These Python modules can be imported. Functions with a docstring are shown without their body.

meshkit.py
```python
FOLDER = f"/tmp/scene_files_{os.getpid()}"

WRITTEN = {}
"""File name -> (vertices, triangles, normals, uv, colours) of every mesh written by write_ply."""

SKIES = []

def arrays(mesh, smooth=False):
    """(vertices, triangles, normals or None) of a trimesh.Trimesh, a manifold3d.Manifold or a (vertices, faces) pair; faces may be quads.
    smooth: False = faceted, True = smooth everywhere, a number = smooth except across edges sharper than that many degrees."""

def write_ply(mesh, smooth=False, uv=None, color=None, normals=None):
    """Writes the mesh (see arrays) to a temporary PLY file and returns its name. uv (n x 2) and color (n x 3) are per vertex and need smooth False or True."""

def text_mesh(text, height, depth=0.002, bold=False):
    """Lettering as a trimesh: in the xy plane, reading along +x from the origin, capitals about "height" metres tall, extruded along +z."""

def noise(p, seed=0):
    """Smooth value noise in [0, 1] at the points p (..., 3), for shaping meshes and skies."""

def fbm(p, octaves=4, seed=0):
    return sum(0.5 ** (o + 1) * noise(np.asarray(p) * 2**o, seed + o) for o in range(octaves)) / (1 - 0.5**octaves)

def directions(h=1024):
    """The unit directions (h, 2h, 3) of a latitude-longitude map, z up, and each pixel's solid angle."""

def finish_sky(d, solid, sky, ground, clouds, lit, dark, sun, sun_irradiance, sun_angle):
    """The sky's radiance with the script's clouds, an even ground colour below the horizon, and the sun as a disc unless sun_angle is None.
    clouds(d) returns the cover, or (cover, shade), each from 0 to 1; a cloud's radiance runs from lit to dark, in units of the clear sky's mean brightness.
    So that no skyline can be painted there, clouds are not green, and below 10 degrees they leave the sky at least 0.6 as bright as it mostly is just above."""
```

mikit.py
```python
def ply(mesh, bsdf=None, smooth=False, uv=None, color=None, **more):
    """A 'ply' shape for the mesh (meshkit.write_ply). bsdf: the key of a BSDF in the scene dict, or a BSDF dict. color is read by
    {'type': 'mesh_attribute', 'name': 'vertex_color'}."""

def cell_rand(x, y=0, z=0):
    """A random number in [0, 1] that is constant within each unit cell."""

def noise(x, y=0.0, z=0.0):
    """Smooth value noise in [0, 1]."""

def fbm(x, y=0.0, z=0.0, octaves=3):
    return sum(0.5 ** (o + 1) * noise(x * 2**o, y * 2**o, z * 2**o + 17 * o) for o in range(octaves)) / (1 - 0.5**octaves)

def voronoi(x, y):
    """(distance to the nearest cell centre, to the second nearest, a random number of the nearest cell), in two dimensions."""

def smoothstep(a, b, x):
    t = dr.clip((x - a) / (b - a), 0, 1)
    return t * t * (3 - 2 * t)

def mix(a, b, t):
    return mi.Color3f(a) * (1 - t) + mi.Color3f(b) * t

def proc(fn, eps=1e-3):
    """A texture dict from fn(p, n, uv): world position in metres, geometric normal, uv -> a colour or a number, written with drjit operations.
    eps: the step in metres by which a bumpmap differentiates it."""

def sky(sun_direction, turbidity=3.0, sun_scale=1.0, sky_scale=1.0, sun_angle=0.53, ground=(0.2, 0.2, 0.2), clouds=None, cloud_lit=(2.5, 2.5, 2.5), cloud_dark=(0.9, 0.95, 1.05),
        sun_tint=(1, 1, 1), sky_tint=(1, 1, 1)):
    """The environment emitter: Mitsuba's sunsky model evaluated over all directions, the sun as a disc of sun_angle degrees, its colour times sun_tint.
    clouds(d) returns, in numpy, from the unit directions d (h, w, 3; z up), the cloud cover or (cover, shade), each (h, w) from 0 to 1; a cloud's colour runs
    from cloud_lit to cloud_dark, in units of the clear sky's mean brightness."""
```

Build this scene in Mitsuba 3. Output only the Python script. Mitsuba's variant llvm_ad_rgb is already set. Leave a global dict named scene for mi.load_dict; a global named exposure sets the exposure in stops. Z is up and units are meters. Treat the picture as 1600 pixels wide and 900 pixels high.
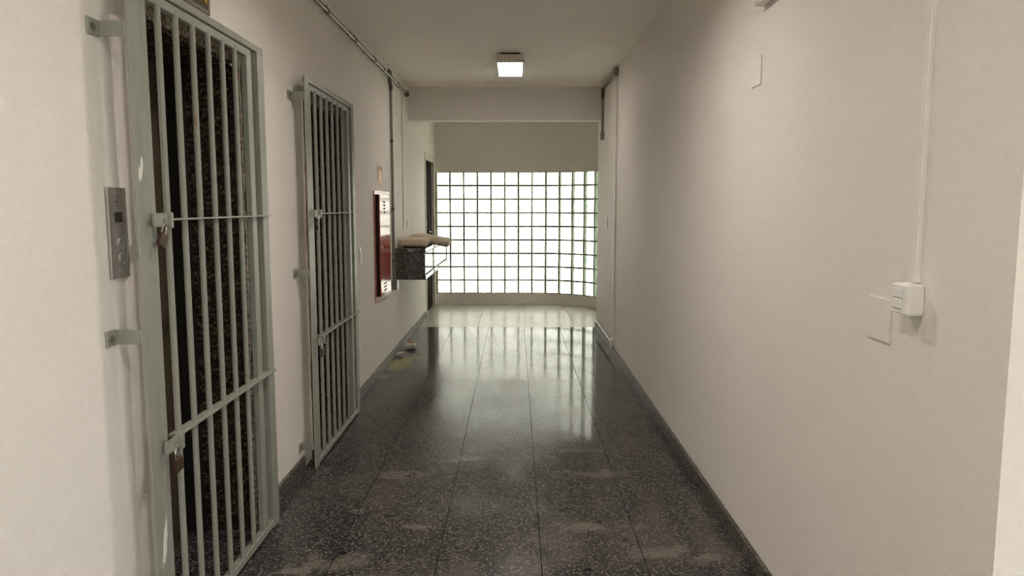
import math
import numpy as np
import trimesh
import drjit as dr
import mitsuba as mi
import mikit, meshkit
from mikit import noise, fbm, voronoi, smoothstep, mix, cell_rand
from shapely.geometry import Polygon, LineString, box as sbox
import shapely

T = mi.ScalarTransform4f
scene, labels = {}, {}

# ------------------------------------------------------------------ camera, sky, exposure
EYE, PITCH = 1.48, math.atan(128 / 1150.0)
YAW = math.atan(5 / 1150.0)
aim = [-math.sin(YAW), math.cos(YAW) * math.cos(PITCH), EYE - math.sin(PITCH)]
scene['camera'] = {'type': 'perspective', 'fov': math.degrees(2 * math.atan(800 / 1150.0)), 'fov_axis': 'x', 'near_clip': 0.05, 'far_clip': 100.0,
                   'to_world': T().look_at(origin=[0, 0, EYE], target=aim, up=[0, 0, 1])}
exposure = 1.0
SKY, LAMP, DOWN = 18.0, 10.0, 120.0


def overcast(d):
    return np.ones(d.shape[:2]), 0.5 * meshkit.fbm(d * 2.0, 3, 5)


scene['sky'] = mikit.sky([0.2, 0.5, 0.8], turbidity=4.0, sun_scale=0.0, sky_scale=SKY, ground=(0.55, 0.55, 0.50), clouds=overcast,
                         cloud_lit=(1.03, 1.02, 1.0), cloud_dark=(0.88, 0.88, 0.88))

# ------------------------------------------------------------------ materials
XL, XR, YB, CEIL = -1.2, 0.985, 11.09, 2.8


def rgb(*c):
    return {'type': 'rgb', 'value': list(c)}


def mat(key, base, rough=0.5, spec=0.5, metallic=0.0, coat=0.0, bump=None, scale=1.0):
    b = {'type': 'principled', 'base_color': base if isinstance(base, dict) else rgb(*base), 'roughness': rough, 'specular': spec, 'metallic': metallic}
    if coat:
        b['clearcoat'] = coat
        b['clearcoat_gloss'] = 0.95
    if bump is not None:
        b = {'type': 'bumpmap', 'arbitrary': bump, 'scale': scale, 'bsdf': b}
    scene[key] = {'type': 'twosided', 'bsdf': b}


def wall_color(p, n, uv):
    a = fbm(p.x * 1.3 + 7, p.y * 1.3, p.z * 1.3, 3)
    f = fbm(p.x * 60, p.y * 60, p.z * 60, 2)
    return mix((0.685, 0.655, 0.612), (0.735, 0.705, 0.660), a) * (0.97 + 0.06 * f)


def ceiling_color(p, n, uv):
    a = fbm(p.x * 1.1 + 3, p.y * 1.1, 4, 3)
    return mix((0.84, 0.80, 0.74), (0.88, 0.84, 0.78), a)


def dust(p):
    a = fbm(p.x * 2.3 + 11, p.y * 2.3 + 5, 3, 4)
    b = fbm(p.x * 9.0, p.y * 5.0 + 4, 8, 3)
    return smoothstep(0.50, 0.78, 0.65 * a + 0.35 * b)


SPILLS = [(-0.78, 3.46, 0.07, 0.05), (-0.80, 2.93, 0.13, 0.07), (0.62, 3.02, 0.14, 0.06), (0.80, 2.98, 0.07, 0.05), (-0.46, 3.27, 0.12, 0.03), (0.35, 3.28, 0.22, 0.05),
          (-0.62, 3.95, 0.12, 0.07), (0.40, 3.95, 0.2, 0.06), (-0.95, 2.85, 0.1, 0.05), (-0.30, 4.2, 0.2, 0.08), (0.45, 4.35, 0.16, 0.03)]
HOLES = [(-0.62, 3.40, 0.010), (-0.74, 3.01, 0.016), (0.075, 3.77, 0.013), (0.225, 3.46, 0.015), (0.40, 3.33, 0.014), (0.49, 3.14, 0.013), (0.30, 2.87, 0.016),
         (0.07, 2.80, 0.018), (-0.42, 3.47, 0.010)]


def granite_floor(p, n, uv):
    wx, wy = p.x + 0.004 * noise(p.x * 90, p.y * 90, 1), p.y + 0.004 * noise(p.x * 90, p.y * 90, 6)
    d1, d2, r = voronoi(wx * 95, wy * 95)
    d3, d4, q = voronoi(wx * 210 + 31, wy * 210)
    v = 0.018 + 0.046 * r * r
    c = mix((1, 1, 1), (1.12, 0.94, 0.92), q) * v
    fleck = smoothstep(0.72, 0.92, r) * smoothstep(0.55, 0.30, d1)
    c = mix(c, (0.26, 0.23, 0.22), fleck * (0.35 + 0.65 * q))
    c = mix(c, (0.16, 0.15, 0.14), smoothstep(0.80, 0.95, q) * 0.6)
    c = mix(c, (0.15, 0.135, 0.115), dust(p) * 0.38)
    n1 = fbm(p.x * 14, p.y * 14, 2, 3)
    for (x, y, a, b) in SPILLS:
        e = dr.sqrt(dr.square((p.x - x) / a) + dr.square((p.y - y) / b))
        c = mix(c, (0.27, 0.24, 0.20), smoothstep(1.2, 0.2, e + 2.6 * (n1 - 0.5)) * (0.15 + 0.5 * n1))
    for (x, y, a) in HOLES:
        e = dr.sqrt(dr.square(p.x - x) + dr.square(p.y - y)) / a
        c = mix(c, (0.008, 0.008, 0.008), smoothstep(1.2, 0.7, e + 0.5 * (n1 - 0.5)))
    # worn yellow floor marking in front of the hose cabinet
    wear = fbm(p.x * 7 + 3, p.y * 7, 5, 3)
    edge = (p.y > 6.0) & (p.y < 7.14) & (p.x < -0.70)
    frame = edge & ((p.x < -1.10) | (p.y > 7.06))
    blot = smoothstep(1.1, 0.5, dr.sqrt(dr.square((p.x + 1.10) / 0.14) + dr.square((p.y - 6.82) / 0.34)))
    m = dr.select(edge & (p.y < 7.14), blot, 0) + dr.select(frame, smoothstep(0.45, 0.6, wear) * 0.55, 0)
    return mix(c, (0.26, 0.225, 0.035), dr.clip(m * (0.45 + 0.5 * wear), 0, 0.85))


def granite_rough(p, n, uv):
    f = fbm(p.x * 1.7 + 2, p.y * 0.9, 1, 3)
    g = fbm(p.x * 12, p.y * 5, 9, 3)
    side = smoothstep(0.05, 0.5, p.x)
    near = smoothstep(7.3, 5.6, p.y)
    return 0.055 + (0.03 + 0.12 * near) * (1 - 0.85 * side) * (0.6 + 0.8 * smoothstep(0.25, 0.7, f)) + 0.05 * g * (1 - 0.7 * side) + 0.10 * dust(p) * (1 - 0.5 * side)


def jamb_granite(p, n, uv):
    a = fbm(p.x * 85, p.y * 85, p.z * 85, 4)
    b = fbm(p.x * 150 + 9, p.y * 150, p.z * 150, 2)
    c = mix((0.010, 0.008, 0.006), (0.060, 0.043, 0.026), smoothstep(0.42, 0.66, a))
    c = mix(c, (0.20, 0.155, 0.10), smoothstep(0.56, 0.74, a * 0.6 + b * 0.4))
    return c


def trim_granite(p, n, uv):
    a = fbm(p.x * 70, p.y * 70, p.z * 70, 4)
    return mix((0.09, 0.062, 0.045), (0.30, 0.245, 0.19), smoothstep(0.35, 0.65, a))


def skirting(p, n, uv):
    d1, d2, r = voronoi((p.x + p.y) * 110, p.z * 110)
    return mix((0.045, 0.04, 0.036), (0.15, 0.135, 0.125), r * r)


def ledge_granite(p, n, uv):
    d1, d2, r = voronoi((p.x * 0.9 + p.y * 0.7) * 85, (p.z + 0.4 * p.y) * 85)
    return mix((0.045, 0.038, 0.034), (0.26, 0.235, 0.21), r * r * smoothstep(0.7, 0.25, d1))


def tile_color(p, n, uv):
    a = fbm(p.x * 3, p.y * 3, 1, 3)
    return mix((0.36, 0.34, 0.28), (0.45, 0.43, 0.355), a)


def gate_paint(p, n, uv):
    f = fbm(p.x * 30, p.y * 30, p.z * 6, 3)
    c = mix((0.212, 0.222, 0.188), (0.258, 0.266, 0.228), f)
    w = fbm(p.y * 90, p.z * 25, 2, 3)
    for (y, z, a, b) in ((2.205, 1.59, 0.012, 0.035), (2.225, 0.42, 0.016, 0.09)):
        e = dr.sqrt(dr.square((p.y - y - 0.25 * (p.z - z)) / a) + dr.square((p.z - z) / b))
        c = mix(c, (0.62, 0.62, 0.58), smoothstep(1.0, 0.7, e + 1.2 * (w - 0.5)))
    rust = smoothstep(0.80, 0.88, fbm(p.x * 40 + 3, p.y * 40, p.z * 9, 3))
    return mix(c, (0.20, 0.10, 0.045), rust * 0.7)


def steel_color(p, n, uv):
    f = fbm(p.y * 14, p.z * 14, 2, 3)
    s = noise(p.y * 10, p.z * 900, 1)
    return mix((0.27, 0.245, 0.225), (0.42, 0.39, 0.365), f) * (0.93 + 0.14 * s)


def block_tint(p, n, uv):
    w = fbm(p.x * 22 + 4 * noise(p.x * 9, p.z * 9, 2), p.y * 22, p.z * 22 + 4 * noise(p.x * 9 + 5, p.z * 9, 7), 3)
    return mix((0.64, 0.65, 0.58), (0.985, 0.978, 0.915), smoothstep(0.35, 0.6, w))


def pad_color(p, n, uv):
    f = fbm(p.x * 9, p.y * 9, p.z * 22, 4)
    g = fbm(p.x * 50, p.y * 50, p.z * 50, 2)
    return mix((0.46, 0.385, 0.27), (0.70, 0.62, 0.49), f * 0.7 + g * 0.3)


def glove_color(p, n, uv):
    f = fbm(p.x * 12, p.y * 12, p.z * 30, 4)
    return mix((0.46, 0.39, 0.29), (0.70, 0.62, 0.50), f)


proc = mikit.proc
mat('wall_paint', proc(wall_color), 0.65, 0.25)
mat('ceiling_paint', proc(ceiling_color), 0.8, 0.2)
mat('granite', proc(granite_floor), proc(granite_rough), 0.25)
mat('granite_plain', (0.05, 0.046, 0.042), 0.3, 0.5)
mat('jamb_granite', proc(jamb_granite), 0.22, 0.5)
mat('trim_granite', proc(trim_granite), 0.4, 0.4)
mat('skirting_granite', proc(skirting), 0.45, 0.35)
mat('ledge_granite', proc(ledge_granite), 0.03, 0.6)
mat('ledge_honed', proc(ledge_granite), 0.40, 0.4)
mat('tile', proc(tile_color), 0.27, 0.4)
mat('joint', (0.010, 0.009, 0.008), 0.9, 0.1)
mat('tile_joint', (0.14, 0.12, 0.09), 0.9, 0.1)
mat('gate_paint', proc(gate_paint), 0.38, 0.45)
mat('elevator_door', (0.055, 0.040, 0.026), 0.45, 0.5)
mat('dark_metal_and_shade', (0.010, 0.009, 0.008), 0.6, 0.3)
mat('steel', proc(steel_color), 0.42, 0.5, metallic=0.55)
mat('chrome', (0.75, 0.73, 0.70), 0.15, 0.5, metallic=1.0)
mat('button_face', (0.20, 0.215, 0.215), 0.4)
mat('black_plastic', (0.012, 0.011, 0.010), 0.25)
mat('pipe_metal', (0.24, 0.228, 0.20), 0.38, 0.5, metallic=0.75)
mat('pipe_dark', (0.085, 0.078, 0.065), 0.5, 0.4, metallic=0.4)
mat('white_plastic', (0.72, 0.71, 0.69), 0.35)
mat('white_dim', (0.60, 0.58, 0.53), 0.4)
mat('plate_paint', proc(wall_color), 0.5, 0.3)
mat('gray_plastic', (0.20, 0.19, 0.18), 0.5)
mat('red_paint', (0.30, 0.030, 0.018), 0.10, 0.6, coat=1.0)
mat('red_frame', (0.36, 0.11, 0.09), 0.22, 0.6, coat=0.6)
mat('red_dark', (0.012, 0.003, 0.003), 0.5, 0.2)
mat('sign_red', (0.42, 0.07, 0.03), 0.4)
mat('sign_yellow', (0.62, 0.45, 0.16), 0.4)
mat('sign_board', (0.075, 0.055, 0.028), 0.35)
mat('emblem_brown', (0.16, 0.12, 0.08), 0.5)
mat('sign_frame', (0.16, 0.14, 0.12), 0.5)
mat('amber', (0.42, 0.27, 0.035), 0.3)
mat('door_paint', (0.020, 0.019, 0.014), 0.9, 0.05)
mat('door_frame_paint', (0.60, 0.58, 0.51), 0.6, 0.3)
mat('mortar', (0.34, 0.35, 0.25), 0.8, 0.2)
mat('block_side', (0.20, 0.27, 0.19), 0.3, 0.5)
mat('pad', proc(pad_color), 0.8, 0.2)
mat('sack', proc(glove_color), 0.85, 0.2)
mat('paper', (0.66, 0.63, 0.56), 0.8)
mat('paper_orange', (0.45, 0.20, 0.06), 0.8)
mat('brass_dark', (0.055, 0.030, 0.018), 0.45, 0.5, metallic=0.3)
mat('rust_edge', (0.085, 0.042, 0.020), 0.8, 0.2)
mat('plaster', (0.60, 0.555, 0.48), 0.9, 0.1)
scene['clear_glass'] = {'type': 'dielectric', 'int_ior': 1.5, 'ext_ior': 1.0, 'specular_transmittance': rgb(0.985, 0.99, 0.975)}
scene['frosted'] = {'type': 'principledthin', 'base_color': proc(block_tint), 'roughness': 0.5, 'spec_trans': 0.0, 'diff_trans': 1.9, 'eta': 1.3}
scene['diffuser'] = {'type': 'twosided', 'bsdf': {'type': 'diffuse', 'reflectance': rgb(0.7, 0.7, 0.66)}}


# ------------------------------------------------------------------ helpers
def add(key, mesh, bsdf, label=None, cat=None, group=None, kind=None, smooth=False, **more):
    base, i = key, 1
    while key in scene:
        key = f'{base}_{i:03d}'
        i += 1
    scene[key] = mikit.ply(mesh, bsdf, smooth=smooth, **more)
    d = {k: v for k, v in (('label', label), ('category', cat), ('group', group), ('kind', kind)) if v}
    if d:
        labels[key] = d
    return key


def thing(key, label, cat, group=None):
    base, i = key, 1
    while key in labels:
        key = f'{base}_{i:03d}'
        i += 1
    labels[key] = {'label': label, 'category': cat}
    if group:
        labels[key]['group'] = group
    return key


def box(x0, x1, y0, y1, z0, z1, c=0.0):
    """A box with chamfered edges."""
    if c <= 0:
        return trimesh.creation.box(bounds=[[x0, y0, z0], [x1, y1, z1]])
    pts = []
    for x, sx in ((x0, 1), (x1, -1)):
        for y, sy in ((y0, 1), (y1, -1)):
            for z, sz in ((z0, 1), (z1, -1)):
                pts += [(x + sx * c, y, z), (x, y + sy * c, z), (x, y, z + sz * c)] if False else [
                    (x, y + sy * c, z + sz * c), (x + sx * c, y, z + sz * c), (x + sx * c, y + sy * c, z)]
    return trimesh.PointCloud(pts).convex_hull


def cat(*ms):
    return trimesh.util.concatenate(list(ms))


def tube(points, r, sides=12, cap=True):
    p = np.asarray(points, float)
    t = np.gradient(p, axis=0)
    t /= np.linalg.norm(t, axis=1, keepdims=True)
    a0 = np.cross(t[0], [0, 0, 1.0] if abs(t[0][2]) < 0.9 else [1.0, 0, 0])
    vs, a = [], a0 / np.linalg.norm(a0)
    ang = np.arange(sides) * 2 * np.pi / sides
    for i in range(len(p)):
        a = a - t[i] * (a @ t[i])
        a /= np.linalg.norm(a)
        b = np.cross(t[i], a)
        vs.append(p[i] + r * (np.cos(ang)[:, None] * a + np.sin(ang)[:, None] * b))
    n = len(p)
    v = np.vstack(vs + [p[:1], p[-1:]])
    f = []
    for i in range(n - 1):
        for j in range(sides):
            k = (j + 1) % sides
            f += [[i * sides + j, i * sides + k, (i + 1) * sides + k], [i * sides + j, (i + 1) * sides + k, (i + 1) * sides + j]]
    if cap:
        for j in range(sides):
            k = (j + 1) % sides
            f += [[n * sides, k, j], [n * sides + 1, (n - 1) * sides + j, (n - 1) * sides + k]]
    return trimesh.Trimesh(v, f, process=False)


def cyl(p0, p1, r, sides=16):
    return tube([p0, p1], r, sides)


def disc_x(x0, x1, y, z, r, sides=28):
    return cyl((x0, y, z), (x1, y, z), r, sides)


def prism_x(poly, x0, x1):
    """Extrude a polygon given in (y, z) from x0 to x1."""
    m = trimesh.creation.extrude_polygon(poly, x1 - x0, engine='earcut')
    v = np.array(m.vertices)
    return trimesh.Trimesh(np.c_[x0 + v[:, 2], v[:, 0], v[:, 1]], m.faces, process=False)


def prism_z(poly, z0, z1):
    m = trimesh.creation.extrude_polygon(poly, z1 - z0, engine='earcut')
    m.apply_translation([0, 0, z0])
    return m


def ring_x(x0, x1, y, z, r0, r1, sides=28):
    c = shapely.Point(y, z)
    return prism_x(c.buffer(r1, quad_segs=sides // 4).difference(c.buffer(r0, quad_segs=sides // 4)), x0, x1)


# ------------------------------------------------------------------ the shell
O1, O2, OT, XD = (2.42, 3.25), (4.30, 5.20), 2.09, -1.50        # the two lift openings and their depth
cuts = [box(XD, 0, a, b, -0.2, OT) for a, b in (O1, O2)] + [box(-1.245, 0, 9.86, 10.93, -0.2, 2.17)]
wl = box(-1.70, XL, -4.5, 11.4, -0.1, CEIL + 0.1)
for c in cuts:
    wl = trimesh.boolean.difference([wl, c], engine='manifold')
add('wall_left', wl, 'wall_paint', 'long cream painted wall with the two barred lift openings', kind='structure')
add('wall_right', box(XR, 1.75, 1.447, 8.86, -0.1, CEIL + 0.1), 'wall_paint', 'plain cream painted wall along the right of the corridor', kind='structure')
add('wall_right_end', box(1.75, 3.9, 1.447, 1.65, -0.1, CEIL + 0.1), 'wall_paint', 'cream wall end at the right edge turning away from the corridor', kind='structure')
add('wall_right_return', box(1.35, 1.75, 8.86, 9.99, -0.1, CEIL + 0.1), 'wall_paint', kind='structure')
# the lobby behind the camera, with a wide daylight opening in its side and in its rear wall
lob = cat(box(3.7, 3.9, -4.5, 1.447, -0.1, 0.5), box(3.7, 3.9, -4.5, 1.447, 2.5, CEIL + 0.1), box(3.7, 3.9, -4.5, -3.4, 0.5, 2.5), box(3.7, 3.9, 0.9, 1.447, 0.5, 2.5))
add('wall_lobby_side', lob, 'wall_paint', kind='structure')
rear = cat(box(-1.7, 3.9, -4.7, -4.5, 2.4, CEIL + 0.1), box(-1.7, 0.2, -4.7, -4.5, -0.1, 2.4), box(1.3, 3.9, -4.7, -4.5, -0.1, 2.4))
add('wall_lobby_rear', rear, 'wall_paint', kind='structure')

add('ceiling', box(-1.9, 4.0, -4.7, 11.5, CEIL, CEIL + 0.15), 'ceiling_paint', 'flat pale painted ceiling', kind='structure')
add('ceiling__beam', box(XL, XR, 8.4, 8.6, 2.437, CEIL), 'wall_paint', 'cream downstand beam across the corridor')

# floor: substrate below, slabs and tiles on it
YJ = 8.95
add('floor', cat(box(-1.75, XR, 0.6, YJ, -0.1, -0.004), box(XR, 1.4, 8.86, YJ, -0.1, -0.004)),
    'joint', 'dark polished granite floor of the corridor', kind='structure')
add('floor__lobby_floor', cat(box(-1.75, 4.0, -4.7, 0.6, -0.1, 0.0), box(XR, 4.0, 0.6, 1.6, -0.1, 0.0)), 'tile', 'unseen lobby floor made pale to bounce light onto the ceiling')  # unseen floor; pale tile chosen to bounce light up to the ceiling
xs = [XL, -0.765, -0.325, 0.11, 0.545, XR]
ys = [0.6]
while ys[-1] < YJ - 0.3:
    ys.append(ys[-1] + 0.5567)
ys[-1] = YJ
rng = np.random.default_rng(4)


def slab(x0, x1, y0, y1, drop=0.0):
    g, c = 0.0018, 0.0002
    h = 0.0010
    a = [(x0 + g, y0 + h), (x1 - g, y0 + h), (x1 - g, y1 - h), (x0 + g, y1 - h)]
    b = [(x0 + g + c, y0 + h + c), (x1 - g - c, y0 + h + c), (x1 - g - c, y1 - h - c), (x0 + g + c, y1 - h - c)]
    v = [(x, y, -0.02) for x, y in a] + [(x, y, -c + drop) for x, y in a] + [(x, y, drop) for x, y in b]
    f = [[8, 9, 10], [8, 10, 11]]
    for k in (0, 4):
        for i in range(4):
            j = (i + 1) % 4
            f += [[k + i, k + j, k + 4 + j], [k + i, k + 4 + j, k + 4 + i]]
    return trimesh.Trimesh(v, f, process=False)


for i in range(len(xs) - 1):
    for j in range(len(ys) - 1):
        add('floor__granite_slab', slab(xs[i], xs[i + 1], ys[j], ys[j + 1]), 'granite')
for a, b in (O1, O2):
    m = (a + b) / 2
    for y0, y1 in ((a, m), (m, b)):
        add('floor__granite_slab', slab(XD - 0.02, XL, y0, y1), 'granite')
tx = [XL - 0.045, -0.46, 0.13, 0.73, 1.36]
ty = [YJ, 9.78, 10.38, 10.98, 11.3]
add('floor__tile_bed', box(-1.3, 1.4, YJ, 11.4, -0.1, -0.004), 'tile_joint')
for i in range(4):
    for j in range(4):
        add('floor__pale_tile', slab(tx[i], tx[i + 1], ty[j], ty[j + 1]), 'tile', 'pale beige floor tile by the glass blocks' if i + j == 0 else None)

# skirting
segs = [(-4.5, 2.172), (3.46, 4.02), (5.42, 9.78)]
add('baseboard_left', cat(*[box(XL, XL + 0.018, a, b, 0.0, 0.078, 0.003) for a, b in segs]), 'skirting_granite', 'low grey granite skirting along the left wall', kind='structure')
add('baseboard_right', box(XR - 0.018, XR, 1.447, 8.86, 0.0, 0.078, 0.003), 'skirting_granite', 'low grey granite skirting along the right wall', kind='structure')

# curved end wall: plinth, glass blocks, upper wall
X7, RC = 0.2515, 1.1
arc = [(X7 + RC * math.sin(t), YB - RC + RC * math.cos(t)) for t in np.linspace(0, math.pi / 2, 33)]
pathline = LineString([(XL - 0.03, YB)] + arc)


def along(front, back):
    f = pathline.parallel_offset(abs(front), 'right', join_style=2) if front < 0 else pathline.parallel_offset(front, 'left', join_style=2) if front else pathline
    b = pathline.parallel_offset(back, 'left', join_style=2)
    return Polygon(list(f.coords) + list(b.coords)[::-1]).buffer(0)


ZG0, ROW = 0.163, 0.2027
ZG1 = ZG0 + 9 * ROW
add('wall_back', prism_z(along(0.0, 0.12), ZG1, CEIL + 0.05), 'wall_paint', 'cream wall above the glass blocks at the corridor end', kind='structure', smooth=30)
add('trim_1', prism_z(along(0.0, 0.12), -0.02, ZG0), 'wall_paint', 'low curved cream plinth under the glass blocks', kind='structure', smooth=30)

PITCHX = 0.2045
BW, BH, BD = 0.1950, 0.1935, 0.062
frames = []
for k in range(7):
    frames.append(((-1.18 + PITCHX * (k + 0.5), YB), 0.0))
dth = PITCHX / RC
for k in range(8):
    t = dth * (k + 0.5)
    frames.append(((X7 + RC * math.sin(t), YB - RC + RC * math.cos(t)), t))


def wavy_slab(seed):
    n = 13
    u = np.linspace(-1, 1, n)
    X, Z = np.meshgrid(u * BW / 2, u * BH / 2, indexing='ij')
    pil = np.clip((1 - np.maximum(abs(X) / (BW / 2), abs(Z) / (BH / 2))) / 0.12, 0, 1)
    front = 0.004 * (1 - pil) ** 2
    q = np.stack([X * 24 + seed, Z * 24 - X * 9, 0 * X + seed * 3.1], -1)
    back = 0.012 + 0.007 * (meshkit.fbm(q, 2, seed) - 0.5) * pil
    vf, vb = np.stack([X, front, Z], -1).reshape(-1, 3), np.stack([X, back, Z], -1).reshape(-1, 3)
    v = np.vstack([vf, vb])
    f, o = [], n * n
    for i in range(n - 1):
        for j in range(n - 1):
            a, b, c, d = i * n + j, (i + 1) * n + j, (i + 1) * n + j + 1, i * n + j + 1
            f += [[a, b, c], [a, c, d], [o + a, o + c, o + b], [o + a, o + d, o + c]]
    rim = [i * n for i in range(n)] + [(n - 1) * n + j for j in range(1, n)] + [i * n + n - 1 for i in range(n - 2, -1, -1)] + [j for j in range(n - 2, 0, -1)]
    for a, b in zip(rim, rim[1:] + rim[:1]):
        f += [[a, o + b, b], [a, o + a, o + b]]
    m = trimesh.Trimesh(v, f, process=False)
    return m


SLABS = [mikit.ply(wavy_slab(s), 'clear_glass', smooth=40) for s in range(5)]
w2, h2, th = BW / 2, BH / 2, 0.007
SIDES = mikit.ply(cat(box(-w2, -w2 + th, 0.0135, BD, -h2, h2), box(w2 - th, w2, 0.0135, BD, -h2, h2), box(-w2 + th, w2 - th, 0.0135, BD, -h2, -h2 + th), box(-w2 + th, w2 - th, 0.0135, BD, h2 - th, h2)), 'block_side')
PANE = mikit.ply(([(-w2 + th, BD - 0.004, -h2 + th), (w2 - th, BD - 0.004, -h2 + th), (w2 - th, BD - 0.004, h2 - th), (-w2 + th, BD - 0.004, h2 - th)], [[0, 1, 2, 3]]), 'frosted')
bars = []
for z in range(10):
    zc = ZG0 + z * ROW
    hw = (ROW - BH) / 2
    bars.append(prism_z(along(0.003, 0.07), max(ZG0 - 0.001, zc - hw), min(ZG1 + 0.001, zc + hw)))
for k in range(16):
    a = -1.18 + PITCHX * k
    if k <= 7:
        x, y, t = a, YB, 0.0
    else:
        t = dth * (k - 7)
        x, y = X7 + RC * math.sin(t), YB - RC + RC * math.cos(t)
    hw = (PITCHX - BW) / 2
    b = box(-hw if k else -0.05, hw, 0.003, 0.07, ZG0, ZG1)
    b.apply_transform(trimesh.transformations.rotation_matrix(-t, [0, 0, 1]))
    b.apply_translation([x, y, 0])
    bars.append(b)
add('window_1', cat(*bars), 'mortar', 'curved daylit wall of square glass blocks closing the corridor', kind='structure')
n = 0
for (x, y), t in frames:
    for r in range(9):
        n += 1
        key = f'window_1__glass_block_{n:03d}'
        M = T().translate([x, y, ZG0 + (r + 0.5) * ROW]).rotate([0, 0, 1], -math.degrees(t))
        flip = rng.integers(0, 2) * 180
        scene[key] = {**SLABS[rng.integers(0, 5)], 'to_world': M.rotate([0, 1, 0], float(flip))}
        scene[key + '__side_wall'] = {**SIDES, 'to_world': M}
        scene[key + '__rear_pane'] = {**PANE, 'to_world': M}

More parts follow.
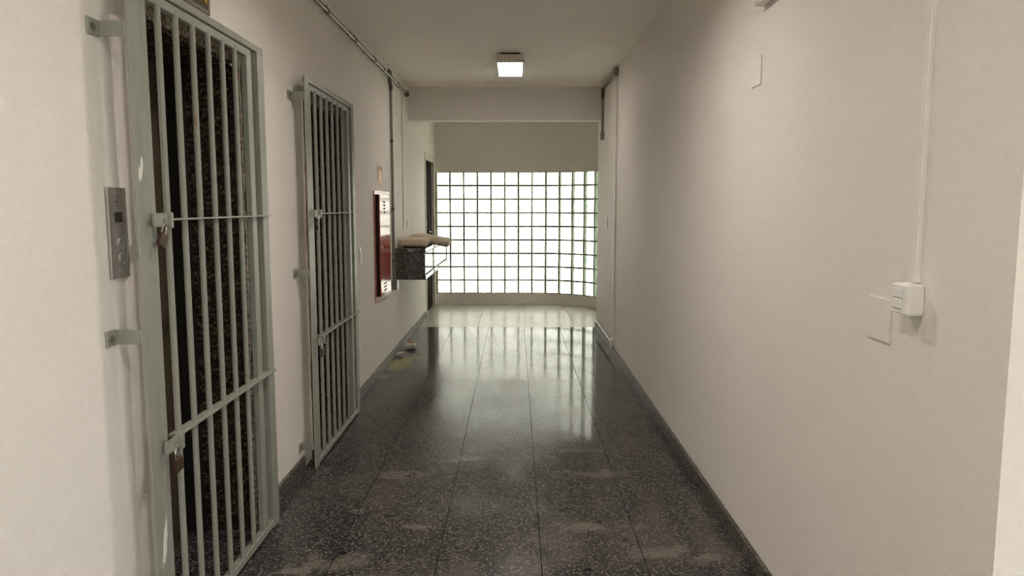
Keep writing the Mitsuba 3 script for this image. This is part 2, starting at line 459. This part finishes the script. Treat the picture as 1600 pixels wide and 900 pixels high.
# lift openings: granite jamb, head, door
for idx, (a, b) in enumerate((O1, O2)):
    d = f'door_{idx + 1}'
    add(d, box(XD - 0.02, XD + 0.004, a + 0.02, b - 0.06, 0.0, OT - 0.02), 'elevator_door', f'dark brown lift door behind the {"near" if idx == 0 else "far"} barred gate', kind='structure')
    add(d + '__door_frame', box(XD - 0.02, XD + 0.085, b - 0.06, b - 0.022, 0.0, OT - 0.02, 0.003), 'dark_metal_and_shade', 'black metal door frame')
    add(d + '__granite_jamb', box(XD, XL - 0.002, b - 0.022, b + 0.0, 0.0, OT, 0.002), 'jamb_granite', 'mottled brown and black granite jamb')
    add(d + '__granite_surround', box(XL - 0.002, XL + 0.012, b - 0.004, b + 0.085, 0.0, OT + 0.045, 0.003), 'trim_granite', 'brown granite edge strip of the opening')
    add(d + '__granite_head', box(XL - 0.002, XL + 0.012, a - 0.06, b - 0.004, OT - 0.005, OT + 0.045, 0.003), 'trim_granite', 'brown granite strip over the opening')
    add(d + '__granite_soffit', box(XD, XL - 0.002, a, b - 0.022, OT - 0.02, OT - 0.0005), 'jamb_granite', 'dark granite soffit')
    add(d + '__sill', box(XD, XD + 0.05, a + 0.02, b - 0.05, 0.0, 0.012, 0.003), 'pipe_dark', 'metal door sill')
    if idx == 1:
        add(d + '__rusty_edge', box(XL - 0.002, XL + 0.008, a - 0.095, a - 0.01, 0.0, OT, 0.002), 'rust_edge', 'rusty brown opening edge')
        # broken plaster edge beside it
        zs = np.linspace(0.1, OT + 0.04, 60)
        e = a - 0.097 + 0.016 * (meshkit.fbm(np.c_[zs * 9, zs * 0, zs * 0], 3, 2) - 0.35)
        add(d + '__plaster_edge', prism_x(Polygon([(a - 0.112, zs[0]), (a - 0.112, zs[-1])] + [(y, z) for y, z in zip(e[::-1], zs[::-1])]).buffer(0), XL, XL + 0.010), 'plaster', 'chipped white plaster edge')

# the door at the far left
DY0, DY1, DZ = 9.86, 10.93, 2.17
jam = cat(box(-1.245, XL + 0.012, DY0 - 0.03, DY0 + 0.035, 0, DZ + 0.03, 0.003), box(-1.245, XL + 0.012, DY1 - 0.05, DY1 + 0.03, 0, DZ + 0.03, 0.003), box(-1.245, XL + 0.012, DY0 + 0.035, DY1 - 0.05, DZ - 0.06, DZ + 0.03, 0.003))
add('door_3', box(-1.25, -1.232, DY0 + 0.035, DY1 - 0.05, 0.006, DZ - 0.06), 'door_paint', 'dark closed door in the left wall beside the glass blocks', kind='structure')
add('door_3__door_frame', jam, 'door_frame_paint', 'light grey door frame')
hz, hy = 1.135, 9.97
add('door_3__door_handle', cat(box(-1.232, -1.222, hy - 0.022, hy + 0.022, hz - 0.08, hz + 0.05, 0.004), cyl((-1.225, hy, hz), (-1.16, hy, hz), 0.011), tube([(-1.165, hy, hz), (-1.160, hy + 0.03, hz), (-1.162, hy + 0.12, hz - 0.004)], 0.011)), 'black_plastic', 'black lever handle')


# ------------------------------------------------------------------ barred gates
def gate(y0, y1, bar_y, stiles, x0, ztop, brackets, hinges, label):
    g = thing('barred_gate', label, 'gate', 'barred gates before the lift openings')
    P = 'gate_paint'
    pw = 0.075
    add(f'{g}__fixed_post', box(x0 - 0.008, x0, y0, y0 + pw, 0.004, ztop, 0.002), P)
    add(f'{g}__fixed_post', box(x0 - 0.008, x0, y1 - pw, y1, 0.004, ztop, 0.002), P)
    add(f'{g}__post_flange', box(x0 - 0.070, x0 - 0.008, y1 - pw, y1 - pw + 0.006, 0.004, ztop, 0.002), P)
    add(f'{g}__head_rail', box(x0 - 0.035, x0, y0 + pw, y1 - pw, ztop - 0.028, ztop, 0.003), P)
    s0, s1 = stiles
    for s in (s0, s1):
        add(f'{g}__stile', box(x0 - 0.030, x0 - 0.003, s, s + (0.034 if s == s0 else 0.052), 0.045, ztop - 0.034, 0.003), P)
    add(f'{g}__leaf_top_rail', box(x0 - 0.030, x0 - 0.003, s0 + 0.034, s1, ztop - 0.066, ztop - 0.034, 0.003), P)
    add(f'{g}__bottom_rail', box(x0 - 0.032, x0, y0 + pw, y1 - pw, 0.012, 0.045, 0.003), P)
    for z, d in ((1.437, 0.006), (0.735, 0.010)):
        add(f'{g}__cross_rail', box(x0 - 0.024, x0 + 0.014, y0 + 0.16, y1 - 0.012, z - d / 2, z + d / 2, 0.0015), P)
    for y in bar_y:
        add(f'{g}__bar', cyl((x0 - 0.008, y, 0.045), (x0 - 0.008, y, ztop - 0.05), 0.0105, 14), P, smooth=30)
    for z in hinges:
        k = add(f'{g}__hinge', box(XL, x0 - 0.002, y1, y1 + 0.010, z - 0.05, z + 0.05, 0.003), P, 'wall lug of the post')
        add(f'{k}__wall_plate', box(XL, XL + 0.008, y1 + 0.014, y1 + 0.055, z - 0.05, z + 0.05, 0.002), P)
    for z in brackets:
        k = add(f'{g}__wall_bracket', box(XL + 0.006, x0 - 0.0075, y0 - 0.004, y0, z - 0.022, z + 0.022, 0.002), P, 'flat bracket holding the post to the wall')
        add(f'{k}__fixing_plate', box(XL, XL + 0.007, y0 - 0.055, y0, z - 0.024, z + 0.024, 0.002), P)
        add(f'{k}__bolt', disc_x(XL + 0.007, XL + 0.014, y0 - 0.035, z, 0.010, 6), 'pipe_metal')
    # latches of the leaf and the padlock hung in each
    for z in (1.437, 0.722):
        hy0, hy1 = y0 + 0.055, y0 + 0.165
        plate = sbox(hy0, z - 0.020, hy1, z + 0.022).buffer(-0.008).buffer(0.008)
        plate = plate.difference(shapely.Point(hy1 - 0.045, z - 0.003).buffer(0.007))
        add(f'{g}__hasp', prism_x(plate, x0 + 0.0145, x0 + 0.0195), P, 'hasp plate of the latch')
        add(f'{g}__latch_eye', prism_x(sbox(hy1 - 0.022, z - 0.026, hy1 - 0.004, z + 0.024).buffer(-0.007).buffer(0.007), x0 + 0.020, x0 + 0.030), P)
    return g


def padlock(x, y, z, tilt, label, body='brass_dark'):
    k = thing('padlock', label, 'padlock', 'padlocks on the barred gates')
    c, s = math.cos(tilt), math.sin(tilt)
    ang = np.linspace(0, math.pi, 13)
    top = 0.036
    pts = [(0, -0.012, -top)] + [(0, -0.012 * math.cos(t), -0.014 + 0.014 * math.sin(t)) for t in ang] + [(0, 0.012, -top)]
    sh, bo = tube(pts, 0.0032, 10), box(-0.008, 0.008, -0.020, 0.020, -top - 0.042, -top + 0.004, 0.003)
    R = np.eye(4)
    R[1:3, 1:3] = [[c, -s], [s, c]]
    for m in (sh, bo):
        m.apply_transform(R)
        m.apply_translation([x, y, z])
    add(f'{k}__shackle', sh, 'chrome', 'bright steel shackle', smooth=30)
    add(f'{k}__lock_body', bo, body)
    return k


G1 = dict(y0=2.172, y1=3.325, bar_y=(2.372, 2.494, 2.622, 2.752, 2.880, 3.006), stiles=(2.256, 3.130), x0=-1.11, ztop=2.165)
G2 = dict(y0=4.005, y1=5.19, bar_y=(4.217, 4.346, 4.475, 4.604, 4.738, 4.868), stiles=(4.090, 5.000), x0=-1.12, ztop=2.175)
gate(**G1, brackets=(1.985, 1.09), hinges=(2.03, 1.50, 0.765, 0.11), label='nearer grey-green barred steel gate beside the lift call panel')
gate(**G2, brackets=(2.065, 1.115, 0.14), hinges=(2.05, 1.51, 0.79, 0.14), label='farther grey-green barred steel gate between the near gate and the hose cabinet')
padlock(-1.0885, 2.292, 1.422, -0.5, 'dark padlock on the upper latch of the near barred gate')
padlock(-1.0885, 2.292, 0.706, 0.1, 'dark padlock with a bright shackle on the lower latch of the near barred gate')
padlock(-1.0985, 4.125, 1.422, -0.7, 'dark tilted padlock on the upper latch of the far barred gate')
padlock(-1.0985, 4.125, 0.706, 0.05, 'small grey padlock on the lower latch of the far barred gate', 'pipe_dark')

# ------------------------------------------------------------------ lift call panel
k = thing('lift_call_panel', 'tall stainless steel lift call panel with two round buttons on the left wall', 'call panel')
add(f'{k}__face_plate', box(XL, XL + 0.010, 2.160, 2.263, 1.264, 1.535, 0.0015), 'steel')
add(f'{k}__display', box(XL + 0.0095, XL + 0.0112, 2.190, 2.232, 1.432, 1.462), 'black_plastic', 'small square black display')
for z in (1.372, 1.325):
    b = add(f'{k}__button', disc_x(XL + 0.0095, XL + 0.0135, 2.223, z, 0.0165), 'button_face', 'round grey push button', smooth=30)
    add(f'{b}__ring', ring_x(XL + 0.0095, XL + 0.0145, 2.223, z, 0.0168, 0.0205), 'chrome', smooth=30)
emb = sbox(2.202, 1.489, 2.216, 1.511).buffer(-0.004).buffer(0.004).difference(sbox(2.206, 1.4955, 2.212, 1.5045))
add(f'{k}__emblem', prism_x(emb, XL + 0.0095, XL + 0.0104), 'emblem_brown', 'small brown maker emblem')
add(f'{k}__emblem_line', box(XL + 0.0095, XL + 0.0105, 2.198, 2.220, 1.479, 1.481), 'emblem_brown')
for y, z in ((2.194, 1.372), (2.194, 1.366), (2.194, 1.330), (2.194, 1.324), (2.199, 1.309)):
    add(f'{k}__braille_dot', disc_x(XL + 0.0095, XL + 0.0115, y, z, 0.0022, 10), 'chrome')
add(f'{k}__screw', disc_x(XL + 0.0095, XL + 0.0112, 2.214, 1.288, 0.0035, 12), 'chrome')

# sign over the near gate
k = thing('lift_floor_sign', 'dark brown framed floor sign over the near barred gate', 'sign')
add(f'{k}__frame', box(XL, XL + 0.016, 2.60, 2.955, 2.212, 2.42, 0.003), 'sign_frame')
add(f'{k}__board', box(XL + 0.0155, XL + 0.019, 2.614, 2.930, 2.230, 2.405, 0.001), 'sign_board')
add(f'{k}__arrow', prism_x(Polygon([(2.872, 2.262), (2.905, 2.252), (2.912, 2.38), (2.878, 2.385)]).buffer(0.006), XL + 0.0188, XL + 0.023), 'amber', 'amber upright lamp arrow')

# ------------------------------------------------------------------ hose cabinet and its sign
k = thing('hose_cabinet', 'glossy red fire hose cabinet on the left wall beyond the far gate', 'fire cabinet')
fl = sbox(6.255, 0.655, 7.01, 1.612).difference(sbox(6.33, 0.72, 6.82, 1.56))
add(f'{k}__flange', prism_x(fl, XL + 0.001, XL + 0.010), 'red_frame', 'pinkish red flange around the door')
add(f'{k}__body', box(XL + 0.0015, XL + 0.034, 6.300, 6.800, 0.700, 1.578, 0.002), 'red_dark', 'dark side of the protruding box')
slots = [(6.50, z) for z in (1.515, 1.486, 1.457, 1.428)] + [(6.50, z) for z in (0.800, 0.771, 0.742)]
dpoly = sbox(6.302, 0.702, 6.798, 1.576)
for y, z in slots:
    dpoly = dpoly.difference(sbox(y - 0.07, z - 0.007, y + 0.07, z + 0.007))
add(f'{k}__door', prism_x(dpoly, XL + 0.036, XL + 0.046), 'red_paint')
for y, z in slots:
    add(f'{k}__door__louver', box(XL + 0.030, XL + 0.0375, y - 0.075, y + 0.075, z - 0.010, z + 0.010, 0.002), 'black_plastic', 'dark ventilation slot')
add(f'{k}__door__lock', disc_x(XL + 0.046, XL + 0.056, 6.365, 1.13, 0.013, 18), 'chrome', 'round chrome lock', smooth=30)
k = thing('fire_sign', 'small red and yellow fire sign on the left wall above the hose cabinet', 'sign')
add(f'{k}__backing', box(XL, XL + 0.003, 6.46, 6.69, 1.668, 1.838), 'paper')
add(f'{k}__red_panel', box(XL + 0.003, XL + 0.004, 6.475, 6.675, 1.683, 1.822), 'sign_red')
add(f'{k}__yellow_panel', box(XL + 0.004, XL + 0.005, 6.515, 6.650, 1.698, 1.795), 'sign_yellow')

# ------------------------------------------------------------------ granite ledge and what lies on it
LY0, LY1 = 7.345, 9.72
k = thing('granite_ledge', 'dark polished granite ledge box fixed to the left wall before the dark door', 'ledge')
add(f'{k}__top_slab', box(XL + 0.0015, -0.895, LY0 - 0.010, LY1, 1.022, 1.062, 0.003), 'ledge_granite')
add(f'{k}__front_panel', box(-0.925, -0.903, LY0 + 0.02, LY1, 0.803, 1.012, 0.001), 'ledge_granite', 'mirror polished long front panel')
add(f'{k}__end_panel', box(XL + 0.0015, -0.903, LY0, LY0 + 0.02, 0.79, 1.022, 0.001), 'ledge_honed')
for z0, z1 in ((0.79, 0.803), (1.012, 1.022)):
    add(f'{k}__painted_shadow_gap', box(-0.925, -0.905, LY0 + 0.02, LY1, z0, z1), 'dark_metal_and_shade', 'dark strip painted in as the shadow line between panel and slab')  # near-black strips paint in the shadow line where panel meets slabs
add(f'{k}__bottom_slab', box(XL + 0.0015, -0.897, LY0 - 0.005, LY1, 0.745, 0.79, 0.003), 'ledge_granite')


def soft_box(sx, sy, sz, seed, amp):
    m = trimesh.creation.box((sx, sy, sz))
    for _ in range(5):
        m = m.subdivide()
    v = np.array(m.vertices)
    h = np.array([sx, sy, sz]) / 2
    r = min(h) * 0.75
    core = np.clip(v, -(h - r), h - r)
    d = v - core
    L = np.linalg.norm(d, axis=1, keepdims=True)
    v = core + d / np.maximum(L, 1e-9) * np.minimum(L, r)
    v += amp * (meshkit.fbm(v * 9 + seed, 3, seed)[:, None] - 0.5) * (d / np.maximum(L, 1e-9))
    m.vertices = v
    return m


a = soft_box(0.285, 0.36, 0.085, 3, 0.03)
a.apply_translation([-1.042, 7.62, 1.062 - a.bounds[0][2] + 0.0005])
add('foam_pad', a, 'pad', 'flat rounded beige pad lying at the near end of the granite ledge', 'pad', smooth=True)
# a long soft sack draped over the pad and the ledge edge
n_s, n_c = 40, 20
S = np.linspace(0, 1, n_s)
cxp = np.interp(S, [0, 0.25, 0.45, 0.7, 1], [-1.165, -1.085, -0.99, -0.86, -0.715])
czp = np.interp(S, [0, 0.12, 0.25, 0.45, 0.7, 1], [1.118, 1.145, 1.160, 1.148, 1.112, 1.088])
czp = np.convolve(np.pad(czp, 3, 'edge'), np.ones(7) / 7, 'valid')
hh = np.interp(S, [0, 0.1, 0.3, 0.45, 0.7, 0.97, 1], [0.008, 0.016, 0.026, 0.042, 0.046, 0.045, 0.036])
V = []
for i in range(n_s):
    for j in range(n_c):
        t = 2 * math.pi * j / n_c
        c_, s_ = math.cos(t), math.sin(t)
        yy = 0.17 * math.copysign(abs(c_) ** 0.45, c_)
        zz = hh[i] * math.copysign(abs(s_) ** 0.6, s_)
        w = meshkit.fbm(np.array([cxp[i] * 14, yy * 12, zz * 20]), 3, 8) - 0.5
        V.append((cxp[i], 7.98 + yy + 0.03 * (S[i] - 0.5), czp[i] + zz + 0.014 * w))
F = []
for i in range(n_s - 1):
    for j in range(n_c):
        j2 = (j + 1) % n_c
        F += [[i * n_c + j, i * n_c + j2, (i + 1) * n_c + j2], [i * n_c + j, (i + 1) * n_c + j2, (i + 1) * n_c + j]]
V += [tuple(np.mean(V[:n_c], 0)), tuple(np.mean(V[-n_c:], 0))]
for j in range(n_c):
    j2 = (j + 1) % n_c
    F += [[len(V) - 2, j2, j], [len(V) - 1, (n_s - 1) * n_c + j, (n_s - 1) * n_c + j2]]
add('folded_sack', trimesh.Trimesh(V, F, process=False), 'sack', 'long tan folded sack arched behind the pad and hanging over the ledge edge', 'sack', smooth=40)

# ------------------------------------------------------------------ ceiling lamps


def lamp(cx, y0, label, power):
    k = thing('ceiling_lamp', label, 'lamp', )
    y1 = y0 + 0.70
    add(f'{k}__mounting', box(cx - 0.085, cx + 0.085, y0 + 0.03, y1 - 0.03, 2.784, CEIL), 'dark_metal_and_shade')
    add(f'{k}__housing', cat(box(cx - 0.117, cx + 0.117, y0, y1, 2.735, 2.784, 0.004), box(cx - 0.117, cx + 0.117, y0, y0 + 0.012, 2.712, 2.737, 0.003),
                             box(cx - 0.117, cx - 0.108, y0, y1, 2.712, 2.737, 0.003), box(cx + 0.108, cx + 0.117, y0, y1, 2.712, 2.737, 0.003)), 'white_dim', 'beige box housing')
    add(f'{k}__diffuser', box(cx - 0.107, cx + 0.107, y0 + 0.013, y1 - 0.004, 2.709, 2.734, 0.006), 'diffuser', 'bright lit diffuser', emitter={'type': 'area', 'radiance': rgb(power * 1.0, power * 0.90, power * 0.82)})
    for s in (-1, 1):
        add(f'{k}__clip', box(cx + s * 0.122 - 0.006, cx + s * 0.122 + 0.006, y0 + 0.012, y0 + 0.03, 2.715, 2.745, 0.002), 'chrome')
    return k


lamp(-0.045, 6.53, 'lit rectangular box lamp on the ceiling before the beam', LAMP)
def downlight(x, y, power, label, r=0.11):
    k = thing('ceiling_downlight', label, 'lamp', 'downlights on the ceiling')
    c = shapely.Point(x, y)
    add(f'{k}__can', cat(prism_z(c.buffer(r + 0.008).difference(c.buffer(r)), 2.730, CEIL), prism_z(c.buffer(r), 2.79, CEIL)), 'dark_metal_and_shade')
    add(f'{k}__lens', prism_z(c.buffer(r - 0.002), 2.778, 2.79), 'diffuser', emitter={'type': 'area', 'radiance': rgb(power, power * 0.90, power * 0.83)})


downlight(-0.06, 3.10, DOWN, 'lit round downlight can on the ceiling above the near gate')
downlight(-0.2, 0.90, DOWN * 0.7, 'lit round downlight can on the ceiling of the lobby')

# ------------------------------------------------------------------ conduits, boxes and switches
k = thing('ceiling_conduit', 'grey metal conduit pipe running along the top of the left wall', 'conduit')
PX, PZ = -1.172, 2.690
add(f'{k}__pipe', cyl((PX, -4.4, PZ), (PX, 8.10, PZ), 0.0125, 14), 'pipe_metal', smooth=30)
for y in (3.9, 4.75, 5.55, 6.30, 6.72, 7.6):
    add(f'{k}__clamp', cat(cyl((PX, y - 0.014, PZ), (PX, y + 0.014, PZ), 0.0165, 14), box(XL, PX, y - 0.011, y + 0.011, PZ + 0.004, PZ + 0.030, 0.002)), 'pipe_dark', smooth=30)
for y in (5.35, 6.55):
    add(f'{k}__coupling', cyl((PX, y - 0.04, PZ), (PX, y + 0.04, PZ), 0.0155, 14), 'pipe_metal', smooth=30)
add(f'{k}__end_elbow', cat(tube([(PX, 8.08, PZ), (PX, 8.16, PZ), (PX - 0.004, 8.2, PZ - 0.004), (XL - 0.0, 8.22, PZ - 0.004)], 0.022, 14)), 'pipe_dark', smooth=30)
k = thing('junction_box', 'small dark square junction box where the left conduit turns down', 'junction box')
add(f'{k}__box_body', box(XL, XL + 0.014, 7.10, 7.24, 2.625, 2.765, 0.003), 'pipe_dark')
k = thing('conduit_drop', 'grey vertical conduit pipe from the junction box down past the granite ledge', 'conduit')
DX, DYY = XL + 0.016, 7.165
add(f'{k}__pipe', cyl((DX, DYY, 0.765), (DX, DYY, 2.62), 0.0125, 14), 'pipe_metal', smooth=30)
add(f'{k}__collar', cyl((DX, DYY, 2.575), (DX, DYY, 2.622), 0.017, 14), 'pipe_dark', smooth=30)
for z in (2.1, 1.45, 0.95):
    add(f'{k}__clamp', cyl((DX, DYY, z - 0.012), (DX, DYY, z + 0.012), 0.0155, 14), 'pipe_dark', smooth=30)
k = thing('outlet_box', 'small grey outlet box at the foot of the left conduit under the ledge', 'outlet box')
add(f'{k}__box_body', box(XL, XL + 0.045, 7.12, 7.225, 0.668, 0.764, 0.004), 'gray_plastic')
add(f'{k}__face', box(XL + 0.045, XL + 0.052, 7.125, 7.22, 0.673, 0.759, 0.003), 'white_plastic', 'white face')
add('thin_cable', tube([(XL + 0.006, 7.92, 2.68), (XL + 0.006, 7.905, 2.0), (XL + 0.006, 7.89, 1.23)], 0.0055, 8), 'plate_paint', 'thin painted cable hanging down the left wall above the ledge', 'cable', smooth=30)


def rocker(key, label, s, y0, y1, z0, z1, kinds=2, m='white_plastic', category='switch'):
    k = thing(key, label, category, 'switch plates on the walls' if category == 'switch' else None)
    x = XL if s > 0 else XR
    bx = lambda a, b, *r: box(*sorted((x + s * a, x + s * b)), *r)  # noqa: E731
    add(f'{k}__plate', bx(0, 0.008, y0, y1, z0, z1, 0.002), m)
    h = (z1 - z0) * 0.62 / kinds
    for i in range(kinds):
        zc = (z0 + z1) / 2 + (i - (kinds - 1) / 2) * h * 1.06
        add(f'{k}__rocker', bx(0.0078, 0.013, y0 + 0.018, y1 - 0.018, zc - h / 2, zc + h / 2, 0.002), 'white_plastic')
    return k


rocker('wall_switch', 'white switch plate on the left wall between the far gate and the hose cabinet', 1, 5.63, 5.705, 1.045, 1.163, 1)
rocker('wall_outlet', 'cream outlet plate low on the left wall past the far gate', 1, 5.57, 5.645, 0.280, 0.385, 1, 'plate_paint', 'outlet')
rocker('wall_switch', 'white double switch on the left wall above the beige pad', 1, 8.175, 8.245, 1.245, 1.335)
rocker('wall_switch', 'white double switch far along the right wall beside the glass blocks', -1, 7.88, 7.955, 1.245, 1.37)

# right wall: conduit at the beam
k = thing('beam_conduit', 'grey conduit at the top right by the beam, dropping to a small box', 'conduit')
RX = XR - 0.017
add(f'{k}__pipe', cyl((RX, 7.27, 2.765), (RX, 8.29, 2.765), 0.0125, 14), 'pipe_metal', smooth=30)
add(f'{k}__elbow', tube([(RX, 8.26, 2.765), (RX, 8.31, 2.760), (RX, 8.335, 2.735), (RX, 8.34, 2.66)], 0.018, 14), 'pipe_dark', smooth=30)
add(f'{k}__drop_pipe', cyl((RX, 8.34, 2.66), (RX, 8.34, 2.30), 0.0125, 14), 'pipe_metal', smooth=30)
add(f'{k}__end_box', box(XR - 0.036, XR, 8.30, 8.38, 2.215, 2.305, 0.004), 'gray_plastic', 'small grey box at the end of the drop')
k = thing('corner_box', 'small grey metal box at the top of the far right wall', 'junction box')
add(f'{k}__box_body', box(XR - 0.045, XR, 7.19, 7.27, 2.715, 2.79, 0.004), 'pipe_metal')
k = thing('painted_trunking', 'thin cream trunking running down the far right wall to the skirting', 'trunking')
add(f'{k}__channel', box(XR - 0.022, XR - 0.001, 7.215, 7.245, 0.165, 2.715, 0.003), 'white_plastic')
add(f'{k}__elbow_box', box(XR - 0.040, XR - 0.001, 7.19, 7.255, 0.085, 0.165, 0.004), 'white_dim', 'pale elbow box')
add(f'{k}__floor_pipe', cyl((XR - 0.022, 7.255, 0.125), (XR - 0.022, 8.62, 0.125), 0.0125, 12), 'pipe_metal', 'grey pipe above the skirting', smooth=30)

# right wall, near
k = thing('switch_trunking', 'slim white trunking dropping to the switch box on the right wall', 'trunking')
add(f'{k}__channel', box(XR - 0.012, XR, 1.783, 1.805, 1.294, CEIL - 0.002, 0.0015), 'white_plastic')
add(f'{k}__cover', box(XR - 0.014, XR - 0.012, 1.785, 1.803, 1.294, CEIL - 0.002), 'white_plastic')
k = thing('switch_box', 'white surface switch box under the trunking on the right wall', 'switch box')
add(f'{k}__box_body', box(XR - 0.042, XR, 1.757, 1.832, 1.216, 1.292, 0.005), 'white_plastic')
add(f'{k}__cover', box(XR - 0.047, XR - 0.042, 1.760, 1.829, 1.219, 1.289, 0.002), 'white_plastic')
add(f'{k}__rocker', box(XR - 0.052, XR - 0.047, 1.774, 1.815, 1.232, 1.256, 0.002), 'white_plastic')
add(f'{k}__module', box(XR - 0.0495, XR - 0.047, 1.772, 1.817, 1.258, 1.280, 0.001), 'white_plastic')
add(f'{k}__groove', box(XR - 0.0485, XR - 0.0465, 1.772, 1.817, 1.2565, 1.2575), 'gray_plastic')
add('blank_plate', box(XR - 0.006, XR, 1.908, 2.030, 1.120, 1.236, 0.002), 'plate_paint', 'square cream blank cover plate left of the white switch box', 'cover plate', 'blank cover plates on the right wall')
add('blank_plate_001', box(XR - 0.006, XR, 3.022, 3.135, 1.965, 2.080, 0.002), 'plate_paint', 'cream blank cover plate high on the right wall under the small wall box', 'cover plate', 'blank cover plates on the right wall')
k = thing('wall_box', 'pale box at the top edge of the photo on the right wall', 'box')
add(f'{k}__box_body', box(XR - 0.045, XR, 2.865, 3.02, 2.262, 2.42, 0.006), 'white_dim')
add(f'{k}__cable', tube([(XR - 0.02, 2.862, 2.31), (XR - 0.018, 2.848, 2.285), (XR - 0.012, 2.846, 2.34), (XR - 0.010, 2.846, 2.6)], 0.005, 8), 'gray_plastic', smooth=30)


# ------------------------------------------------------------------ litter
def scrap(sx, sy, seed, lift):
    n = 8
    u = np.linspace(-0.5, 0.5, n)
    X, Y = np.meshgrid(u * sx, u * sy, indexing='ij')
    z = lift * meshkit.fbm(np.stack([X * 30, Y * 30, X * 0 + seed], -1), 3, seed) + 0.004
    v = np.vstack([np.stack([X, Y, z], -1).reshape(-1, 3), np.stack([X, Y, z - 0.003], -1).reshape(-1, 3)])
    f, o = [], n * n
    for i in range(n - 1):
        for j in range(n - 1):
            a, b, c, d = i * n + j, (i + 1) * n + j, (i + 1) * n + j + 1, i * n + j + 1
            f += [[a, b, c], [a, c, d], [o + a, o + c, o + b], [o + a, o + d, o + c]]
    rim = [i * n for i in range(n)] + [(n - 1) * n + j for j in range(1, n)] + [i * n + n - 1 for i in range(n - 2, -1, -1)] + [j for j in range(n - 2, 0, -1)]
    for a, b in zip(rim, rim[1:] + rim[:1]):
        f += [[a, o + b, b], [a, o + a, o + b]]
    return trimesh.Trimesh(v, f, process=False)


s = scrap(0.05, 0.10, 2, 0.05)
s.apply_translation([-1.145, 7.19, 0.0])
add('paper_scrap', s, 'paper', 'small crumpled white paper scrap by the left skirting next to the yellow patch', 'litter')
s = scrap(0.11, 0.16, 5, 0.06)
s.apply_translation([-1.10, 7.62, 0.0])
k = add('wrapper', s, 'paper', 'crumpled white and orange wrapper on the floor beyond the yellow patch', 'litter')
s = scrap(0.04, 0.07, 6, 0.02)
s.apply_translation([-1.11, 7.60, 0.055])
add(f'{k}__orange_print', s, 'paper_orange')
